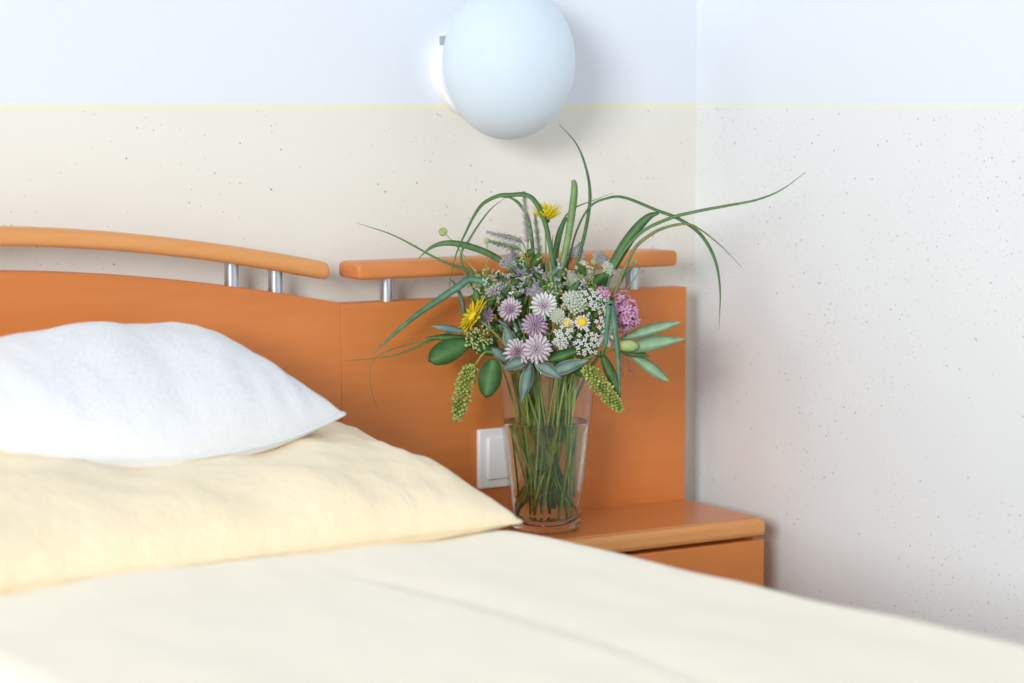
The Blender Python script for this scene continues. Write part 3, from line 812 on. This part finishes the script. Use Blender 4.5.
# leafy stems
def leaf_part(par, p0, p1, wpx, mat, d0, d1=None, bend=.004, fc=None, rim=None, round_=.75, peak=.5, fold=.22):
    d1 = d0 if d1 is None else d1; a, c = P(*p0, d0), P(*p1, d1); wd = wpx * W0 / FPX; fc = fc or (CAMD + UP * .3)
    b = MB(); b.leaf(a, c, wd, fc, bend, 12, .0005, fold, round_, peak); o = obj('leaf', b, M[mat], par)
    if rim:
        b = MB(); b.leaf(a - CAMD * .0006, c - CAMD * .0006, wd * 1.22, fc, bend, 12, .0004, fold, round_, peak); obj('margin', b, M[rim], o)
    return o
t = flower('leafy_sprig', 'sprig of dark rounded leaves at the left above the drooping spike', 'leaf sprig', 'leafy sprigs in the bouquet')
stem(t, P(478, 345, .06), face(-.8, .2), .0013, 'stem2', (P(515, 362, .05),))
leaf_part(t, (474, 340), (428, 361), 24, 'dleaf', .066, .075, .004, None, None, .55, .6)
leaf_part(t, (494, 358), (486, 398), 23, 'dleaf', .080, .085, .003, None, None, .55, .5)
leaf_part(t, (504, 355), (462, 340), 15, 'dleaf', .055, .060, .003)
leaf_part(t, (470, 338), (425, 338), 7, 'mleaf', .045, .05, .003)
leaf_part(t, (468, 333), (431, 326), 8, 'sage', .045, .05, .003)
t = flower('leafy_sprig', 'sprig of grey green sage leaves with pale margins over the vase rim', 'leaf sprig', 'leafy sprigs in the bouquet')
stem(t, P(527, 362, .06), face(-.1, .2), .0015, 'stem2')
leaf_part(t, (531, 362), (521, 404), 11, 'sage', .066, .07, .004, None, 'sagee', 1.05, .42)
leaf_part(t, (534, 362), (562, 379), 11, 'sage', .082, .088, .004, None, 'sagee', 1.05, .42)
leaf_part(t, (526, 360), (503, 369), 11, 'sage', .078, .084, .004, None, 'sagee', 1.05, .42)
leaf_part(t, (513, 350), (505, 326), 11, 'sage', .070, .07, .003, None, 'sagee', 1.05, .42)
leaf_part(t, (508, 362), (492, 348), 11, 'sage', .062, .066, .003)
leaf_part(t, (548, 374), (590, 360), 11, 'sage', .084, .092, .004, None, 'sagee', 1.05, .42)
leaf_part(t, (545, 362), (580, 350), 11, 'dleaf', .075, .080, .003)
leaf_part(t, (560, 362), (592, 378), 11, 'dleaf', .066, .070, .003)
t = flower('leafy_sprig', 'smooth pale green lily shoot pointing right in front of the panel edge', 'leaf sprig', 'leafy sprigs in the bouquet')
stem(t, P(618, 350, .05), face(.9, .1), .0019, 'stem', (P(580, 362, .045),))
leaf_part(t, (618, 340), (682, 322), 12, 'lily', .045, .06, .004, None, None, .8, .5)
leaf_part(t, (622, 350), (686, 339), 15, 'lily', .055, .07, .006, None, None, .9, .42)
leaf_part(t, (628, 352), (669, 382), 12, 'lily', .045, .06, .003, None, None, .65, .55)
leaf_part(t, (618, 352), (650, 356), 8, 'mleaf', .045, .05, .003)
leaf_part(t, (600, 350), (621, 398), 11, 'mleaf', .05, .06, .003)
b = MB(); c = P(628, 346, .072); ax = RT * .98 + UP * -.02; b.ball(c, .0075, 12, 8, ax, 1.75); obj('bud', b, M['bud'], t)
b = MB()
for i in range(9):
    b.ball(P(626 + rnd.uniform(-7, 9), 366 + rnd.uniform(-7, 9), .045 + rnd.uniform(-.006, .006)), .0028, 6, 4)
    b.tube([P(618, 352, .048), b.v[-1]], .0004, 4)
obj('dry_sepals', b, M['rust'], t)
t = flower('leafy_sprig', 'sprig of bright green toothed leaves left of the tall blades over the rail', 'leaf sprig', 'leafy sprigs in the bouquet')
stem(t, P(530, 275, .03), face(0, .6), .0012, 'stem', ())
for p0, p1, wd in (((530, 272), (514, 258), 10), ((531, 268), (540, 254), 10), ((529, 290), (512, 284), 13), ((532, 296), (545, 285), 13), ((530, 300), (516, 301), 12), ((524, 258), (534, 250), 8)):
    leaf_part(t, p0, p1, wd, 'mleaf', .03, .045, .002, None, None, .6, .5)
t = flower('leafy_sprig', 'sprig of small green leaves at the right beside the sedum head', 'leaf sprig', 'leafy sprigs in the bouquet')
stem(t, P(592, 286, .02), face(.2, .6), .0012, 'stem', ())
for p0, p1, wd in (((590, 285), (604, 275), 10), ((588, 290), (570, 288), 12), ((592, 300), (612, 305), 12), ((586, 276), (578, 266), 9)):
    leaf_part(t, p0, p1, wd, 'mleaf', .02, .035, .002, None, None, .6, .5)

# what nobody could count: the packed greenery between the flowers
b = MB(); rf = random.Random(5)
for i in range(330):
    a = rf.uniform(0, 2 * math.pi); q = math.sqrt(rf.uniform(0, 1)); dd = rf.uniform(-.03, .055)
    px, py = 541 + 68 * q * math.cos(a), 320 + 52 * q * math.sin(a)
    c = P(px, py, dd); dr = (RT * rf.uniform(-1, 1) + UP * rf.uniform(-.4, 1) + CAMD * rf.uniform(-.4, .8)).normalized()
    ln = rf.uniform(.010, .022)
    b.cm = rf.choice((0, 0, 1, 1, 2)); b.leaf(c, c + dr * ln, ln * rf.uniform(.3, .55), CAMD + UP * .5 + RT * rf.uniform(-.8, .8), .002, 5, .0003, .2, .7)
for i in range(12):
    a = rf.uniform(0, 2 * math.pi); q = math.sqrt(rf.uniform(.1, 1))
    px, py = 541 + 55 * q * math.cos(a), 320 + 42 * q * math.sin(a); h = P(px, py, rf.uniform(-.02, .04))
    ft, nk = roots(h); b.cm = rf.choice((0, 1)); b.tube(cr([ft, nk, h], 7), .0011, 5)
for i in range(170):
    a = rf.uniform(0, 2 * math.pi); q = math.sqrt(rf.uniform(.15, 1))
    c = P(536 + 62 * q * math.cos(a), 308 + 50 * q * math.sin(a), rf.uniform(.02, .066)); b.cm = rf.choice((3, 3, 4, 5))
    for k in range(4):
        dr = (RT * rf.uniform(-1, 1) + UP * rf.uniform(-1, 1) + CAMD * rf.uniform(0, .6)).normalized()
        b.leaf(c, c + dr * rf.uniform(.003, .0055), .0028, CAMD + UP * .4, 0, 3, .0003, .1, .6)
tag(obj('foliage', b, [M['fill'], M['mleaf'], M['sage'], M['lilac'], M['wgreen'], M['bud']]), 'dense green foliage and stems packed between the flowers in the vase', 'foliage', None, 'stuff')
